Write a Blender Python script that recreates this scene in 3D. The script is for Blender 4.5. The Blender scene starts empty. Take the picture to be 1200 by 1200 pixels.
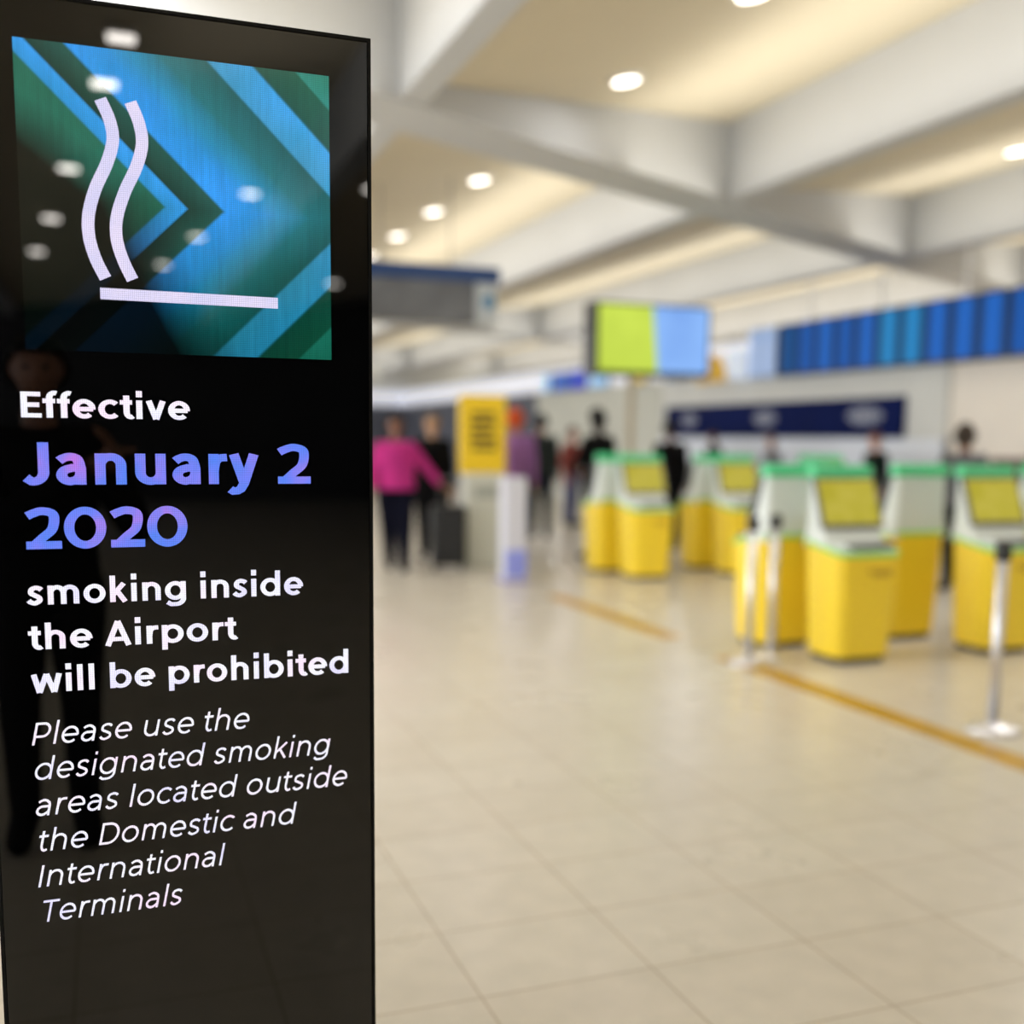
import bpy, bmesh, math, random
from mathutils import Vector, Matrix, noise
random.seed(5)
S = bpy.context.scene
COL = S.collection
PI = math.pi
R = math.radians

def lin(r, g, b):
    def f(c):
        c /= 255.0
        return c / 12.92 if c <= .04045 else ((c + .055) / 1.055) ** 2.4
    return (f(r), f(g), f(b), 1.0)

# ------------------------------------------------------------------ camera
cam = bpy.data.cameras.new('camera')
cam_ob = bpy.data.objects.new('camera', cam)
COL.objects.link(cam_ob)
FPX = 1275.0
cam.sensor_width = 36.0
cam.sensor_fit = 'HORIZONTAL'
cam.lens = FPX / 1200.0 * 36.0
cam.shift_y = 70.0 / 1200.0
cam.clip_start = .01
_yaw, _pitch, _roll = R(20.4), -math.atan(156.0 / FPX), R(.6)
fw = Vector((math.sin(_yaw) * math.cos(_pitch), math.cos(_yaw) * math.cos(_pitch), math.sin(_pitch)))
rt0 = Vector((math.cos(_yaw), -math.sin(_yaw), 0))
up0 = rt0.cross(fw)
rt = rt0 * math.cos(_roll) + up0 * math.sin(_roll)
up = -rt0 * math.sin(_roll) + up0 * math.cos(_roll)
M = Matrix((rt, up, -fw)).transposed().to_4x4()
M.translation = Vector((0, 0, 1.5))
cam_ob.matrix_world = M
cam.dof.use_dof = True
cam.dof.focus_distance = 1.88
cam.dof.aperture_fstop = 1.2
S.camera = cam_ob

# ------------------------------------------------------------------ world, exposure
W = bpy.data.worlds.new('daylight')
S.world = W
W.use_nodes = True
W.node_tree.nodes['Background'].inputs[0].default_value = (.97, .985, 1.0, 1)
W.node_tree.nodes['Background'].inputs[1].default_value = 3.4
S.view_settings.view_transform = 'Standard'
S.view_settings.look = 'None'
S.view_settings.gamma = 1.0
S.view_settings.exposure = 0.12
S.view_settings.use_curve_mapping = False
S.cycles.use_denoising = True

def area(name, loc, sx, sy, power, up_=False, col=(1, .92, .8), rot=None):
    l = bpy.data.lights.new(name, 'AREA')
    l.shape = 'RECTANGLE'
    l.size, l.size_y = sx, sy
    l.energy = power
    l.color = col
    o = bpy.data.objects.new(name, l)
    o.location = loc
    o.rotation_euler = rot if rot else ((PI, 0, 0) if up_ else (0, 0, 0))
    COL.objects.link(o)
    return o
BEAM_X = [2.12 + 4.05 * k for k in range(-3, 5)]     # near face of every long ceiling beam
for i, bx_ in enumerate(BEAM_X[2:]):                  # added uplights without fixtures, washing the high side of each bay
    area('fill_uplight', (bx_ - .85, 18, 4.0), 1.3, 48, 255, True, (1, .95, .84))
# lamps of the middle downlight row, plus added fill lamps without fixtures
def bay_z(x):
    for b in BEAM_X:
        if b + .24 <= x <= b + 4.05:
            return 4.17 + .6 * (x - b - .24) / 3.81
    return 4.4
DL_X = (-4.0, .05, 4.08, 8.13, 12.2, 16.2)
for x_ in DL_X:
    for k_ in range(-1, 18):
        y_ = 6.55 + 1.875 * k_
        if x_ != 4.08 and (k_ % 2 or (x_ == 8.13 and k_ > 0)):
            continue
        l_ = area('downlight_fill_lamp', (x_, y_, bay_z(x_) - .045), .2, .2, (62 if k_ < 1 else 36) if x_ != 4.08 else (22 if k_ < 0 else 9), False, (1, .985, .96))
        l_.data.shape = 'DISK'

# ------------------------------------------------------------------ materials
MATS = {}
def mat(name, rgb, rough=.5, spec=.5, metal=0.0, emit=None, es=0.0, coat=0.0, ior=1.5):
    if name in MATS:
        return MATS[name]
    m = bpy.data.materials.new(name)
    m.use_nodes = True
    b = m.node_tree.nodes['Principled BSDF']
    b.inputs['Base Color'].default_value = lin(*rgb)
    b.inputs['Roughness'].default_value = rough
    b.inputs['Specular IOR Level'].default_value = spec
    b.inputs['Metallic'].default_value = metal
    b.inputs['IOR'].default_value = ior
    b.inputs['Coat Weight'].default_value = coat
    if emit:
        b.inputs['Emission Color'].default_value = lin(*emit)
        b.inputs['Emission Strength'].default_value = es
    MATS[name] = m
    return m

class NT:
    """small node helper"""
    def __init__(s, m):
        s.t = m.node_tree
        s.b = s.t.nodes['Principled BSDF']
    def n(s, typ, **kw):
        x = s.t.nodes.new(typ)
        for k, v in kw.items():
            setattr(x, k, v)
        return x
    def l(s, a, b):
        s.t.links.new(a, b)
    def val(s, sock, v):
        if isinstance(v, (int, float)):
            sock.default_value = v
        else:
            s.l(v, sock)
    def math(s, op, a, b=0.0, c=0.0, clamp=False):
        x = s.n('ShaderNodeMath', operation=op)
        x.use_clamp = clamp
        s.val(x.inputs[0], a); s.val(x.inputs[1], b); s.val(x.inputs[2], c)
        return x.outputs[0]
    def ramp(s, fac, stops, interp='LINEAR'):
        x = s.n('ShaderNodeValToRGB')
        x.color_ramp.interpolation = interp
        e = x.color_ramp.elements
        while len(e) > 1:
            e.remove(e[0])
        e[0].position = stops[0][0]; e[0].color = stops[0][1]
        for p, c in stops[1:]:
            q = e.new(p); q.color = c
        s.l(fac, x.inputs[0])
        return x.outputs[0]
    def mapr(s, v, a, b, c, d):
        x = s.n('ShaderNodeMapRange')
        s.val(x.inputs[0], v)
        for i, q in enumerate((a, b, c, d)):
            x.inputs[i + 1].default_value = q
        return x.outputs[0]
    def noise(s, vec, scale, detail=2.0):
        x = s.n('ShaderNodeTexNoise')
        x.inputs['Scale'].default_value = scale
        x.inputs['Detail'].default_value = detail
        if vec is not None:
            s.l(vec, x.inputs['Vector'])
        return x.outputs[0]
    def obj_xyz(s):
        tc = s.n('ShaderNodeTexCoord')
        sp = s.n('ShaderNodeSeparateXYZ')
        s.l(tc.outputs['Object'], sp.inputs[0])
        return tc.outputs['Object'], sp.outputs[0], sp.outputs[1], sp.outputs[2]
    def mul_col(s, col, fac):
        x = s.n('ShaderNodeMix', data_type='RGBA', blend_type='MULTIPLY')
        x.inputs[0].default_value = 1.0
        s.l(col, x.inputs[6]); s.l(fac, x.inputs[7])
        return x.outputs[2]

def noisy(name, rgb, amp=.06, scale=3.0, **kw):
    if name in MATS:
        return MATS[name]
    m = mat(name, rgb, **kw)
    t = NT(m)
    o, x, y, z = t.obj_xyz()
    n = t.noise(o, scale, 3)
    c = lin(*rgb)
    lo = tuple(v * (1 - amp) for v in c[:3]) + (1,)
    hi = tuple(min(1, v * (1 + amp)) for v in c[:3]) + (1,)
    t.l(t.ramp(n, [(.3, lo), (.7, hi)]), t.b.inputs['Base Color'])
    return m

# tiled floor
def floor_material():
    m = mat('floor_tile', (206, 194, 172), rough=.24, spec=.45)
    t = NT(m)
    o, x, y, z = t.obj_xyz()
    mp = t.n('ShaderNodeMapping')
    mp.inputs['Location'].default_value = (-.905 + .002, -3.034 + .001, 0)
    t.l(o, mp.inputs[0])
    br = t.n('ShaderNodeTexBrick')
    br.offset = 0.0
    br.inputs['Scale'].default_value = 1.0
    br.inputs['Mortar Size'].default_value = .0035
    br.inputs['Mortar Smooth'].default_value = .2
    br.inputs['Brick Width'].default_value = .515
    br.inputs['Row Height'].default_value = .405
    br.inputs['Color1'].default_value = lin(201, 196, 186)
    br.inputs['Color2'].default_value = lin(197, 191, 180)
    br.inputs['Mortar'].default_value = lin(166, 154, 137)
    t.l(mp.outputs[0], br.inputs['Vector'])
    n = t.noise(o, 9.0, 6)
    g = t.ramp(n, [(.3, (.93, .93, .92, 1)), (.7, (1.04, 1.03, 1.02, 1))])
    t.l(t.mul_col(br.outputs['Color'], g), t.b.inputs['Base Color'])
    r = t.mapr(t.noise(o, 2.0, 3), .3, .7, .27, .30)
    t.l(r, t.b.inputs['Roughness'])
    return m

# ------------------------------------------------------------------ mesh helpers
def link(name, bm, m=None, parent=None, loc=None, smooth=False, mats=None):
    me = bpy.data.meshes.new(name)
    bm.normal_update()
    bm.to_mesh(me)
    bm.free()
    if smooth:
        for p in me.polygons:
            p.use_smooth = True
    o = bpy.data.objects.new(name, me)
    for q in (mats or [m]):
        me.materials.append(q)
    COL.objects.link(o)
    if parent:
        o.parent = parent
    if loc:
        o.location = loc
    return o

def thing(name, label, cat, loc=(0, 0, 0), rz=0.0, group=None):
    o = bpy.data.objects.new(name, None)
    o.empty_display_size = .1
    COL.objects.link(o)
    o.location = loc
    o.rotation_euler = (0, 0, rz)
    tag(o, label, cat, group)
    return o

def tag(o, label, cat, group=None):
    o['label'] = label
    o['category'] = cat
    if group:
        o['group'] = group
    return o

def struct(name, bm, m, **kw):
    o = link(name, bm, m, **kw)
    o['kind'] = 'structure'
    return o

def dup(root, loc, rz, label, group=None):
    r = root.copy(); COL.objects.link(r)
    r.location = loc; r.rotation_euler = (0, 0, rz)
    r['label'] = label
    if group:
        r['group'] = group
    for ch in list(root.children):
        c = ch.copy(); COL.objects.link(c); c.parent = r
        for g in ch.children:
            d = g.copy(); COL.objects.link(d); d.parent = c
    return r

def box(bm, x0, x1, y0, y1, z0, z1, bev=0.0, seg=2):
    r = bmesh.ops.create_cube(bm, size=1.0)
    vs = r['verts']
    for v in vs:
        v.co = Vector((x0 + (v.co.x + .5) * (x1 - x0), y0 + (v.co.y + .5) * (y1 - y0), z0 + (v.co.z + .5) * (z1 - z0)))
    if bev:
        es = list({e for v in vs for e in v.link_edges})
        bmesh.ops.bevel(bm, geom=es, offset=bev, segments=seg, affect='EDGES', profile=.5)
    return bm

def nbox(*a, **k):
    return box(bmesh.new(), *a, **k)

def lathe(bm, prof, n=24, c=(0, 0)):
    rings = []
    for r, z in prof:
        rings.append([bm.verts.new((c[0] + r * math.cos(2 * PI * i / n), c[1] + r * math.sin(2 * PI * i / n), z)) for i in range(n)])
    for a, b in zip(rings, rings[1:]):
        for i in range(n):
            bm.faces.new((a[i], a[(i + 1) % n], b[(i + 1) % n], b[i]))
    bm.faces.new(list(reversed(rings[0])))
    bm.faces.new(rings[-1])
    return bm

def rrect(w, d, r, n=5):
    """rounded rectangle outline, counter-clockwise"""
    pts = []
    for cx, cy, a0 in ((w / 2 - r, d / 2 - r, 0), (-w / 2 + r, d / 2 - r, 90), (-w / 2 + r, -d / 2 + r, 180), (w / 2 - r, -d / 2 + r, 270)):
        for i in range(n + 1):
            a = R(a0 + 90.0 * i / n)
            pts.append((cx + r * math.cos(a), cy + r * math.sin(a)))
    return pts

def loft(bm, rings, caps=True):
    vr = [[bm.verts.new(p) for p in ring] for ring in rings]
    n = len(vr[0])
    for a, b in zip(vr, vr[1:]):
        for i in range(n):
            bm.faces.new((a[i], a[(i + 1) % n], b[(i + 1) % n], b[i]))
    if caps:
        bm.faces.new(list(reversed(vr[0])))
        bm.faces.new(vr[-1])
    return bm

def prism_poly(bm, pts, z0, z1):
    return loft(bm, [[(x, y, z0) for x, y in pts], [(x, y, z1) for x, y in pts]])

# ------------------------------------------------------------------ setting: floor, walls, ceiling, beams
FX0, FX1, FY0, FY1 = -9.0, 20.0, -22.0, 42.0
floor = struct('floor', nbox(FX0, FX1, FY0, FY1, -.1, 0), floor_material())
M_wall = noisy('wall_paint', (240, 233, 224), .03, 1.5, rough=.6)
M_beige = noisy('wall_laminate', (212, 214, 212), .03, 2.0, rough=.45)
M_dark = noisy('store_shadow', (84, 88, 102), .2, 1.5, rough=.5)  # shade of the shop interiors, put into the colour of flat panels
M_fascia = mat('fascia_white_glow', (238, 240, 248), rough=.4, emit=(206, 212, 232), es=.42)  # faint glow added to brighten the fascia
M_ceil = noisy('ceiling_cream', (216, 206, 184), .03, .8, rough=.8)
M_beam = noisy('beam_white', (193, 195, 198), .03, .7, rough=.7)
struct('wall_right', nbox(11.0, 11.25, FY0, FY1, 0, 3.3), M_wall)
struct('wall_side', nbox(20.0, 20.2, FY0, FY1, 0, 5.2), M_wall)
struct('wall_far', nbox(FX0, 20.2, FY1, FY1 + .2, 0, 5.2), M_beige)
struct('wall_back', nbox(FX0, 20.2, FY0 - .2, FY0, 0, 5.2), noisy('dark_hall', (46, 46, 52), .3, 1.0, rough=.8))  # unseen wall, coloured dark so the glass mirrors an unlit hall
# trims on the right-hand wall: grey counter back panel, plain panels, dark panels for shop interiors, fascia band
struct('trim_1', nbox(10.93, 11.0, 12.2, 20.5, 0, 2.68), M_beige)
struct('trim_2', nbox(10.9, 11.0, 20.5, 27.5, 0, 2.7), noisy('wall_grey', (200, 202, 194), .04, 1.0, rough=.5))
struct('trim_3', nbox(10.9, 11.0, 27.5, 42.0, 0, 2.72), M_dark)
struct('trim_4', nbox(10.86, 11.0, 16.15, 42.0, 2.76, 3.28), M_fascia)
struct('trim_5', nbox(10.9, 11.0, 12.2, 20.5, 1.0, 1.56), mat('lower_panel', (226, 232, 244), rough=.35))
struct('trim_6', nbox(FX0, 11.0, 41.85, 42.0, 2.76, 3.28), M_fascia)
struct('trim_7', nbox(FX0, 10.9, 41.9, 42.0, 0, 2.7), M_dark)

# saw-tooth ceiling: each bay climbs to the right, long beams stand at every step
bw = .24
edges = [FX0] + [b for b in BEAM_X if b > FX0] + [FX1]
for i in range(len(edges) - 1):
    x0 = edges[i] + (bw if edges[i] in BEAM_X else 0)
    x1 = edges[i + 1]
    full = 4.05 - bw
    za = 4.17 if i else 4.77 - .6 * (x1 - x0) / full
    zb = 4.77 if i < len(edges) - 2 else 4.17 + .6 * (x1 - x0) / full
    bm = bmesh.new()
    loft(bm, [[(x0, y, za), (x1, y, zb), (x1, y, zb + .12), (x0, y, za + .12)] for y in (FY0, FY1)])
    bmesh.ops.recalc_face_normals(bm, faces=bm.faces)
    struct('ceiling', bm, M_ceil)
for b in BEAM_X:
    if b > FX0:
        struct('ceiling_beam', nbox(b, b + bw, FY0, FY1, 4.0, 4.95, bev=.012, seg=1), M_beam)
def main_beam(c, w):
    bm = bmesh.new()
    pts = [(FX0, c + .5 * FX0), (FX1, c + .5 * FX1), (FX1, c + w + .5 * FX1), (FX0, c + w + .5 * FX0)]
    prism_poly(bm, pts, 3.985, 4.97)
    return struct('ceiling_beam', bm, M_beam)
main_beam(7.15, .72)
main_beam(20.5, .72)
main_beam(33.0, .72)

# yellow stripe that borders the check-in zone
M_str = noisy('stripe_yellow', (178, 136, 26), .15, 6.0, rough=.35)
for i, (ya, yb) in enumerate(((1.0, 6.5), (7.25, 9.6))):
    bm = nbox(3.92, 4.10, ya, yb, 0.0, .004)
    struct('trim_%d' % (8 + i), bm, M_str)

# ------------------------------------------------------------------ stroke lettering
def arc(cx, cy, rx, ry, a0, a1, n=18):
    return [(cx + rx * math.cos(R(a0 + (a1 - a0) * i / n)), cy + ry * math.sin(R(a0 + (a1 - a0) * i / n))) for i in range(n + 1)]

def spl(pts, n=8):
    out = []
    P = [pts[0]] + list(pts) + [pts[-1]]
    for i in range(1, len(P) - 2):
        p0, p1, p2, p3 = P[i - 1], P[i], P[i + 1], P[i + 2]
        for k in range(n):
            t = k / n
            out.append(tuple(.5 * ((2 * p1[j]) + (-p0[j] + p2[j]) * t + (2 * p0[j] - 5 * p1[j] + 4 * p2[j] - p3[j]) * t * t + (-p0[j] + 3 * p1[j] - 3 * p2[j] + p3[j]) * t ** 3) for j in (0, 1)))
    out.append(tuple(pts[-1]))
    return out

XH, AS, DS = .745, 1.06, -.27
def glyph(ch, w, C=1.0):
    """centre lines of a geometric sans letter of stroke w, cap height 1; returns (strokes, width)"""
    h = w / 2
    v = h * C
    ov = .012
    cy = XH / 2
    ry = XH / 2 - v + ov
    if ch == ' ':
        return [], .26
    if ch in 'bdpqgo':
        W_ = .80
        bowl = arc(W_ / 2, cy, W_ / 2 - h, ry, 0, 360, 40)
        st = {'o': [], 'b': [[(h, 0), (h, AS)]], 'd': [[(W_ - h, 0), (W_ - h, AS)]],
              'p': [[(h, DS), (h, XH)]], 'q': [[(W_ - h, DS), (W_ - h, XH)]],
              'g': [[(W_ - h, XH), (W_ - h, .02)] + arc(W_ / 2 + .01, .04, W_ / 2 - h - .01, .31 - v, 0, -90, 10)[1:] + [(.24, DS + v), (.09, DS + v + .09)]]}[ch]
        return [bowl] + st, W_
    if ch == 'c':
        return [arc(.40, cy, .40 - h, ry, 44, 316, 30)], .68
    if ch == 'e':
        W_ = .78
        return [[(W_ - h * .8, cy - .01 + h * .0), (h * .8, cy - .01)], arc(W_ / 2, cy, W_ / 2 - h, ry, -4, 314, 34)], W_
    if ch == 'a':
        W_ = .64
        x = W_ - h
        sh = [(.07, XH - v - .085), (.16, XH - v - .025), (.30, XH - v + ov), (.44, XH - v - .03), (x - .03, XH - v - .13), (x, XH - v - .27)]
        by = .23
        bowl = [(x, .43 - v * .3), (.34, .43 - v * .3)] + arc(.30, by, .30 - h, by - v + ov, 90, 270, 14)[1:] + [(.40, v + .01), (x - .03, .17), (x, .26)]
        return [spl(sh) + [(x, 0)], bowl], W_
    if ch == 's':
        W_ = .57
        return [spl([(W_ - .06, XH - v - .075), (W_ * .75, XH - v - .01), (W_ * .5, XH - v + ov), (h + .06, XH - v - .06), (h + .05, XH * .62), (W_ * .5, XH * .5),
                     (W_ - h - .05, XH * .38), (W_ - h - .03, v + .085), (W_ * .5, v - ov), (W_ * .24, v + .02), (.05, v + .10)])], W_
    if ch in 'nh':
        W_ = .69
        top = AS if ch == 'h' else XH
        r = (W_ - w) / 2
        return [[(h, 0), (h, top)], arc(W_ / 2, XH - v - r * .92 + ov, r, r * .92, 180, 0, 18) + [(W_ - h, 0)]], W_
    if ch == 'm':
        W_ = 1.12
        r = (W_ - w) / 4
        return [[(h, 0), (h, XH)], arc(h + r, XH - v - r + ov, r, r, 180, 0, 16) + [(h + 2 * r, 0)], arc(h + 3 * r, XH - v - r + ov, r, r, 180, 0, 16) + [(W_ - h, 0)]], W_
    if ch == 'u':
        W_ = .69
        r = (W_ - w) / 2
        return [[(W_ - h, XH), (W_ - h, 0)], [(h, XH)] + arc(W_ / 2, v + r * .92 - ov, r, r * .92, 180, 360, 18)], W_
    if ch == 'r':
        return [[(h, 0), (h, XH)], spl([(h, XH * .42), (h + .04, XH * .72), (h + .14, XH - v - .015), (.43, XH - v + .005)])], .43
    if ch == 'i':
        d = w * .58
        return [[(h, 0), (h, XH)], [(h, 1.0 - d), (h, 1.0 + d)]], w
    if ch == 'l':
        return [[(h, 0), (h, AS)]], w
    if ch == 'k':
        return [[(h, 0), (h, AS)], [(h, .27), (.62 - h, XH)], [(.25 + h * .3, .42), (.66 - h, 0)]], .66
    if ch == 't':
        x = .12 + h
        return [[(x, .93), (x, .28)] + arc(x + .18 - h * .3, .28, .18 - h * .3, .28 - v + ov, 180, 275, 10)[1:] + [(.45, v + .03)], [(0, XH - v), (.43, XH - v)]], .45
    if ch == 'f':
        x = .12 + h
        return [[(x, 0), (x, .78)] + arc(x + .18, .78, .18, AS - v - .78, 180, 90, 10)[1:] + [(.47, AS - v - .02)], [(0, XH - v), (.42, XH - v)]], .44
    if ch == 'y':
        return [[(h * 1.05, XH), (.36, .02)], [(.72 - h * 1.05, XH), (.36, .02), (.28, -.12), (.20, DS + v + .01), (.10, DS + v), (.03, DS + v + .05)]], .72
    if ch == 'v':
        a = h * 1.05
        return [[(a, XH), (.36, 0)], [(.36, 0), (.72 - a, XH)]], .72
    if ch == 'w':
        a = h * 1.05
        return [[(a, XH), (.30, 0)], [(.30, 0), (.56, XH)], [(.56, XH), (.82, 0)], [(.82, 0), (1.12 - a, XH)]], 1.12
    if ch == 'E':
        return [[(h, 0), (h, 1)], [(h, 1 - v), (.66, 1 - v)], [(h, .5), (.61, .5)], [(h, v), (.68, v)]], .68
    if ch == 'J':
        W_ = .58
        r = .22
        return [[(W_ - h, 1), (W_ - h, .30)] + arc(W_ - h - r, .30, r, .30 - v + ov, 0, -100, 12)[1:] + [(.03 + h * .5, .17)]], W_
    if ch == 'A':
        a = h * 1.05
        return [[(a, 0), (.48, 1.0)], [(.96 - a, 0), (.48, 1.0)], [(.22, .25 + h * .2), (.74, .25 + h * .2)]], .96
    if ch == 'P':
        r = .33 - v
        return [[(h, 0), (h, 1)], [(h, 1 - v), (.40, 1 - v)] + arc(.40, .66, .34 - h, r + .01, 90, -90, 16)[1:] + [(h, .32 + v)]], .74
    if ch == 'D':
        return [[(h, 0), (h, 1)], [(h, 1 - v), (.38, 1 - v)] + arc(.38, .5, .50 - h, .5 - v, 90, -90, 22)[1:] + [(h, v)]], .88
    if ch == 'I':
        return [[(h, 0), (h, 1)]], w
    if ch == 'T':
        return [[(0, 1 - v), (.78, 1 - v)], [(.39, 0), (.39, 1 - v)]], .78
    if ch == '2':
        W_ = .82
        return [spl([(.06, .80), (.20, 1 - v - .04), (.40, 1 - v + ov), (.62, 1 - v - .05), (W_ - h - .04, .69), (.60, .46), (.40, .28), (.20, v)]), [(.02, v), (W_, v)]], W_
    if ch == '0':
        W_ = .97
        return [arc(W_ / 2, .5, W_ / 2 - h, .5 - v + ov, 0, 360, 48)], W_
    return [], .3

BEAR = {}
for q in 'bhiklmnpruEPDI': BEAR[q] = [.095, .05]
for q in 'ocedqgas02': BEAR[q] = [.05, .05]
for q in 'vwyAtfJT ': BEAR[q] = [.018, .018]
for q in 'dghilmnuaIJ': BEAR[q][1] = .095
for q in 'krtf2E': BEAR[q][1] = .02
for q in 'ce': BEAR[q][1] = .04

def ribbon(bm, pts, w, tf, closed=False, C=1.0):
    """flat ribbon along pts; tf maps (x, y) to a 3-D point"""
    h = w / 2
    if len(pts) > 2 and abs(pts[0][0] - pts[-1][0]) + abs(pts[0][1] - pts[-1][1]) < 1e-6:
        closed = True
        pts = pts[:-1]
    P = [Vector(p).to_2d() for p in pts]
    n = len(P)
    L, Rr = [], []
    for i in range(n):
        a = P[(i - 1) % n] if (closed or i) else None
        b = P[(i + 1) % n] if (closed or i < n - 1) else None
        d1 = (P[i] - a).normalized() if a is not None else None
        d2 = (b - P[i]).normalized() if b is not None else None
        if d1 is None: d1 = d2
        if d2 is None: d2 = d1
        n1 = Vector((-d1.y, d1.x)); n2 = Vector((-d2.y, d2.x))
        m = n1 + n2
        if m.length < 1e-4:
            m = n1
        m.normalize()
        k = h / max(.55, m.dot(n1))
        m = Vector((m.x, m.y * C))
        L.append(bm.verts.new(tf(P[i] + m * k))); Rr.append(bm.verts.new(tf(P[i] - m * k)))
    for i in range(n if closed else n - 1):
        j = (i + 1) % n
        bm.faces.new((Rr[i], Rr[j], L[j], L[i]))

def text_line(bm, s, x0, x1, base, cap, w, y, C=1.0, sb=1.0, space=.36, slant=0.0, org=(0, 0, 0)):
    adv = 0.0
    place = []
    for i, ch in enumerate(s):
        st, gw = glyph(ch, w, C)
        if ch == ' ':
            adv += space
            continue
        if i:
            adv += BEAR[ch][0] * sb
        place.append((st, adv))
        adv += gw
        end = adv
        adv += BEAR[ch][1] * sb
    sx = (x1 - x0) / end
    for st, a in place:
        for pl in st:
            ribbon(bm, [(p[0] + a, p[1]) for p in pl], w,
                   lambda q: (x0 + q[0] * sx + slant * q[1] * cap - org[0], y - org[1], base + q[1] * cap - org[2]), C=C)

# ------------------------------------------------------------------ the digital sign
DY = 1.95
KO = (.129, DY + .08, 0.0)
sign = thing('digital_sign', 'tall glossy black digital totem showing a smoking ban notice in white and violet letters', 'digital sign', KO)
def kb(x0, x1, y0, y1, z0, z1, bev=0.0):
    return nbox(x0 - KO[0], x1 - KO[0], y0 - KO[1], y1 - KO[1], z0, z1, bev=bev)
M_cab = mat('cabinet_black', (14, 14, 15), rough=.35)
M_glass = mat('black_glass', (3, 3, 3), rough=.012, spec=.5, ior=1.58)
link('cabinet', kb(-.196, .453, DY + .004, DY + .16, .07, 2.186, .006), M_cab, sign)
link('base_plinth', kb(-.16, .42, DY + .03, DY + .14, 0, .07, .004), mat('plinth_steel', (90, 90, 92), rough=.35, metal=1), sign)
link('front_glass', kb(-.1905, .4475, DY, DY + .006, .08, 2.180, .0015), M_glass, sign)
bm = bmesh.new()
for a in ((-.196, -.1905, .07, 2.186), (.4475, .453, .07, 2.186), (-.1905, .4475, 2.180, 2.186), (-.1905, .4475, .07, .08)):
    box(bm, a[0] - KO[0], a[1] - KO[0], -.08 - .001, -.08 + .006, a[2], a[3])
link('bezel', bm, mat('bezel_black', (4, 4, 4), rough=.5, spec=.2), sign)

def led_dots(t, x, z, pitch=.0032, lo=.62):
    a = t.math('ABSOLUTE', t.math('SUBTRACT', t.math('FRACT', t.math('MULTIPLY', x, 1 / pitch)), .5))
    b = t.math('ABSOLUTE', t.math('SUBTRACT', t.math('FRACT', t.math('MULTIPLY', z, 1 / pitch)), .5))
    m = t.math('MAXIMUM', a, b)
    return t.mapr(m, .30, .48, 1.18, lo)

def graphic_material():
    m = mat('screen_graphic', (2, 2, 2), rough=.012, ior=1.72)
    t = NT(m)
    o, x, y, z = t.obj_xyz()
    px = t.math('ADD', x, KO[0])
    dz = t.math('ABSOLUTE', t.math('SUBTRACT', z, 1.875))
    s = t.math('MULTIPLY_ADD', dz, 1.01, px)
    f = t.math('ADD', t.math('MULTIPLY', s, 1.25), .2)             # s -0.12..0.64 -> 0.05..1
    P = lambda v: v * 1.25 + .2
    teal, dgreen, blue = lin(36, 122, 100), lin(20, 66, 58), lin(50, 152, 236)
    stops = [(P(-.1), lin(34, 116, 96)), (P(.102), lin(30, 104, 84)), (P(.107), lin(42, 146, 212)), (P(.138), lin(50, 154, 228)), (P(.143), lin(16, 58, 50)),
             (P(.197), lin(26, 84, 74)), (P(.203), lin(44, 150, 230)), (P(.255), lin(40, 144, 214)), (P(.295), lin(38, 138, 178)), (P(.345), lin(32, 112, 118)),
             (P(.417), lin(26, 92, 92)), (P(.423), lin(60, 150, 192)), (P(.49), lin(58, 158, 216)), (P(.497), lin(22, 80, 68)),
             (P(.562), lin(26, 90, 72)), (P(.568), lin(44, 134, 118)), (1.0, teal)]
    col = t.ramp(f, stops)
    # broad cool patch and vertical streaks of the moving picture
    sc = t.n('ShaderNodeMapping'); sc.inputs['Scale'].default_value = (120, 1, 9)
    t.l(o, sc.inputs[0])
    st = t.ramp(t.noise(sc.outputs[0], 1.0, 3), [(.25, (.80, .84, .86, 1)), (.75, (1.16, 1.10, 1.12, 1))])
    col = t.mul_col(col, st)
    big = t.ramp(t.noise(o, 9.0, 2), [(.3, (.78, .92, .86, 1)), (.7, (1.06, 1.04, 1.12, 1))])
    col = t.mul_col(col, big)
    # the picture falls off to black in its lower left
    wob = t.math('MULTIPLY', t.math('SUBTRACT', t.noise(o, 7.0, 2), .5), .06)
    d1 = t.math('ADD', t.math('ADD', t.math('MULTIPLY', px, .75), z), wob)
    d2 = t.math('ADD', t.math('ADD', t.math('MULTIPLY', px, 2.0), z), wob)
    fade = t.math('MAXIMUM', t.mapr(d1, 1.87, 1.95, .02, 1.0), t.mapr(d2, 1.87, 2.08, .02, 1.0))
    low = t.mapr(z, 1.64, 1.90, .62, 1.0)
    col = t.mul_col(col, t.ramp(t.mapr(z, 1.68, 1.90, 0.0, 1.0), [(0, (.50, .88, .74, 1)), (1, (1, 1, 1, 1))]))
    k = t.math('MULTIPLY', t.math('MULTIPLY', fade, low), led_dots(t, x, z))
    t.l(col, t.b.inputs['Emission Color'])
    t.l(k, t.b.inputs['Emission Strength'])
    return m
link('display_image', kb(-.117, .3795, DY - .0006, DY, 1.635, 2.115), graphic_material(), sign)

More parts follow.
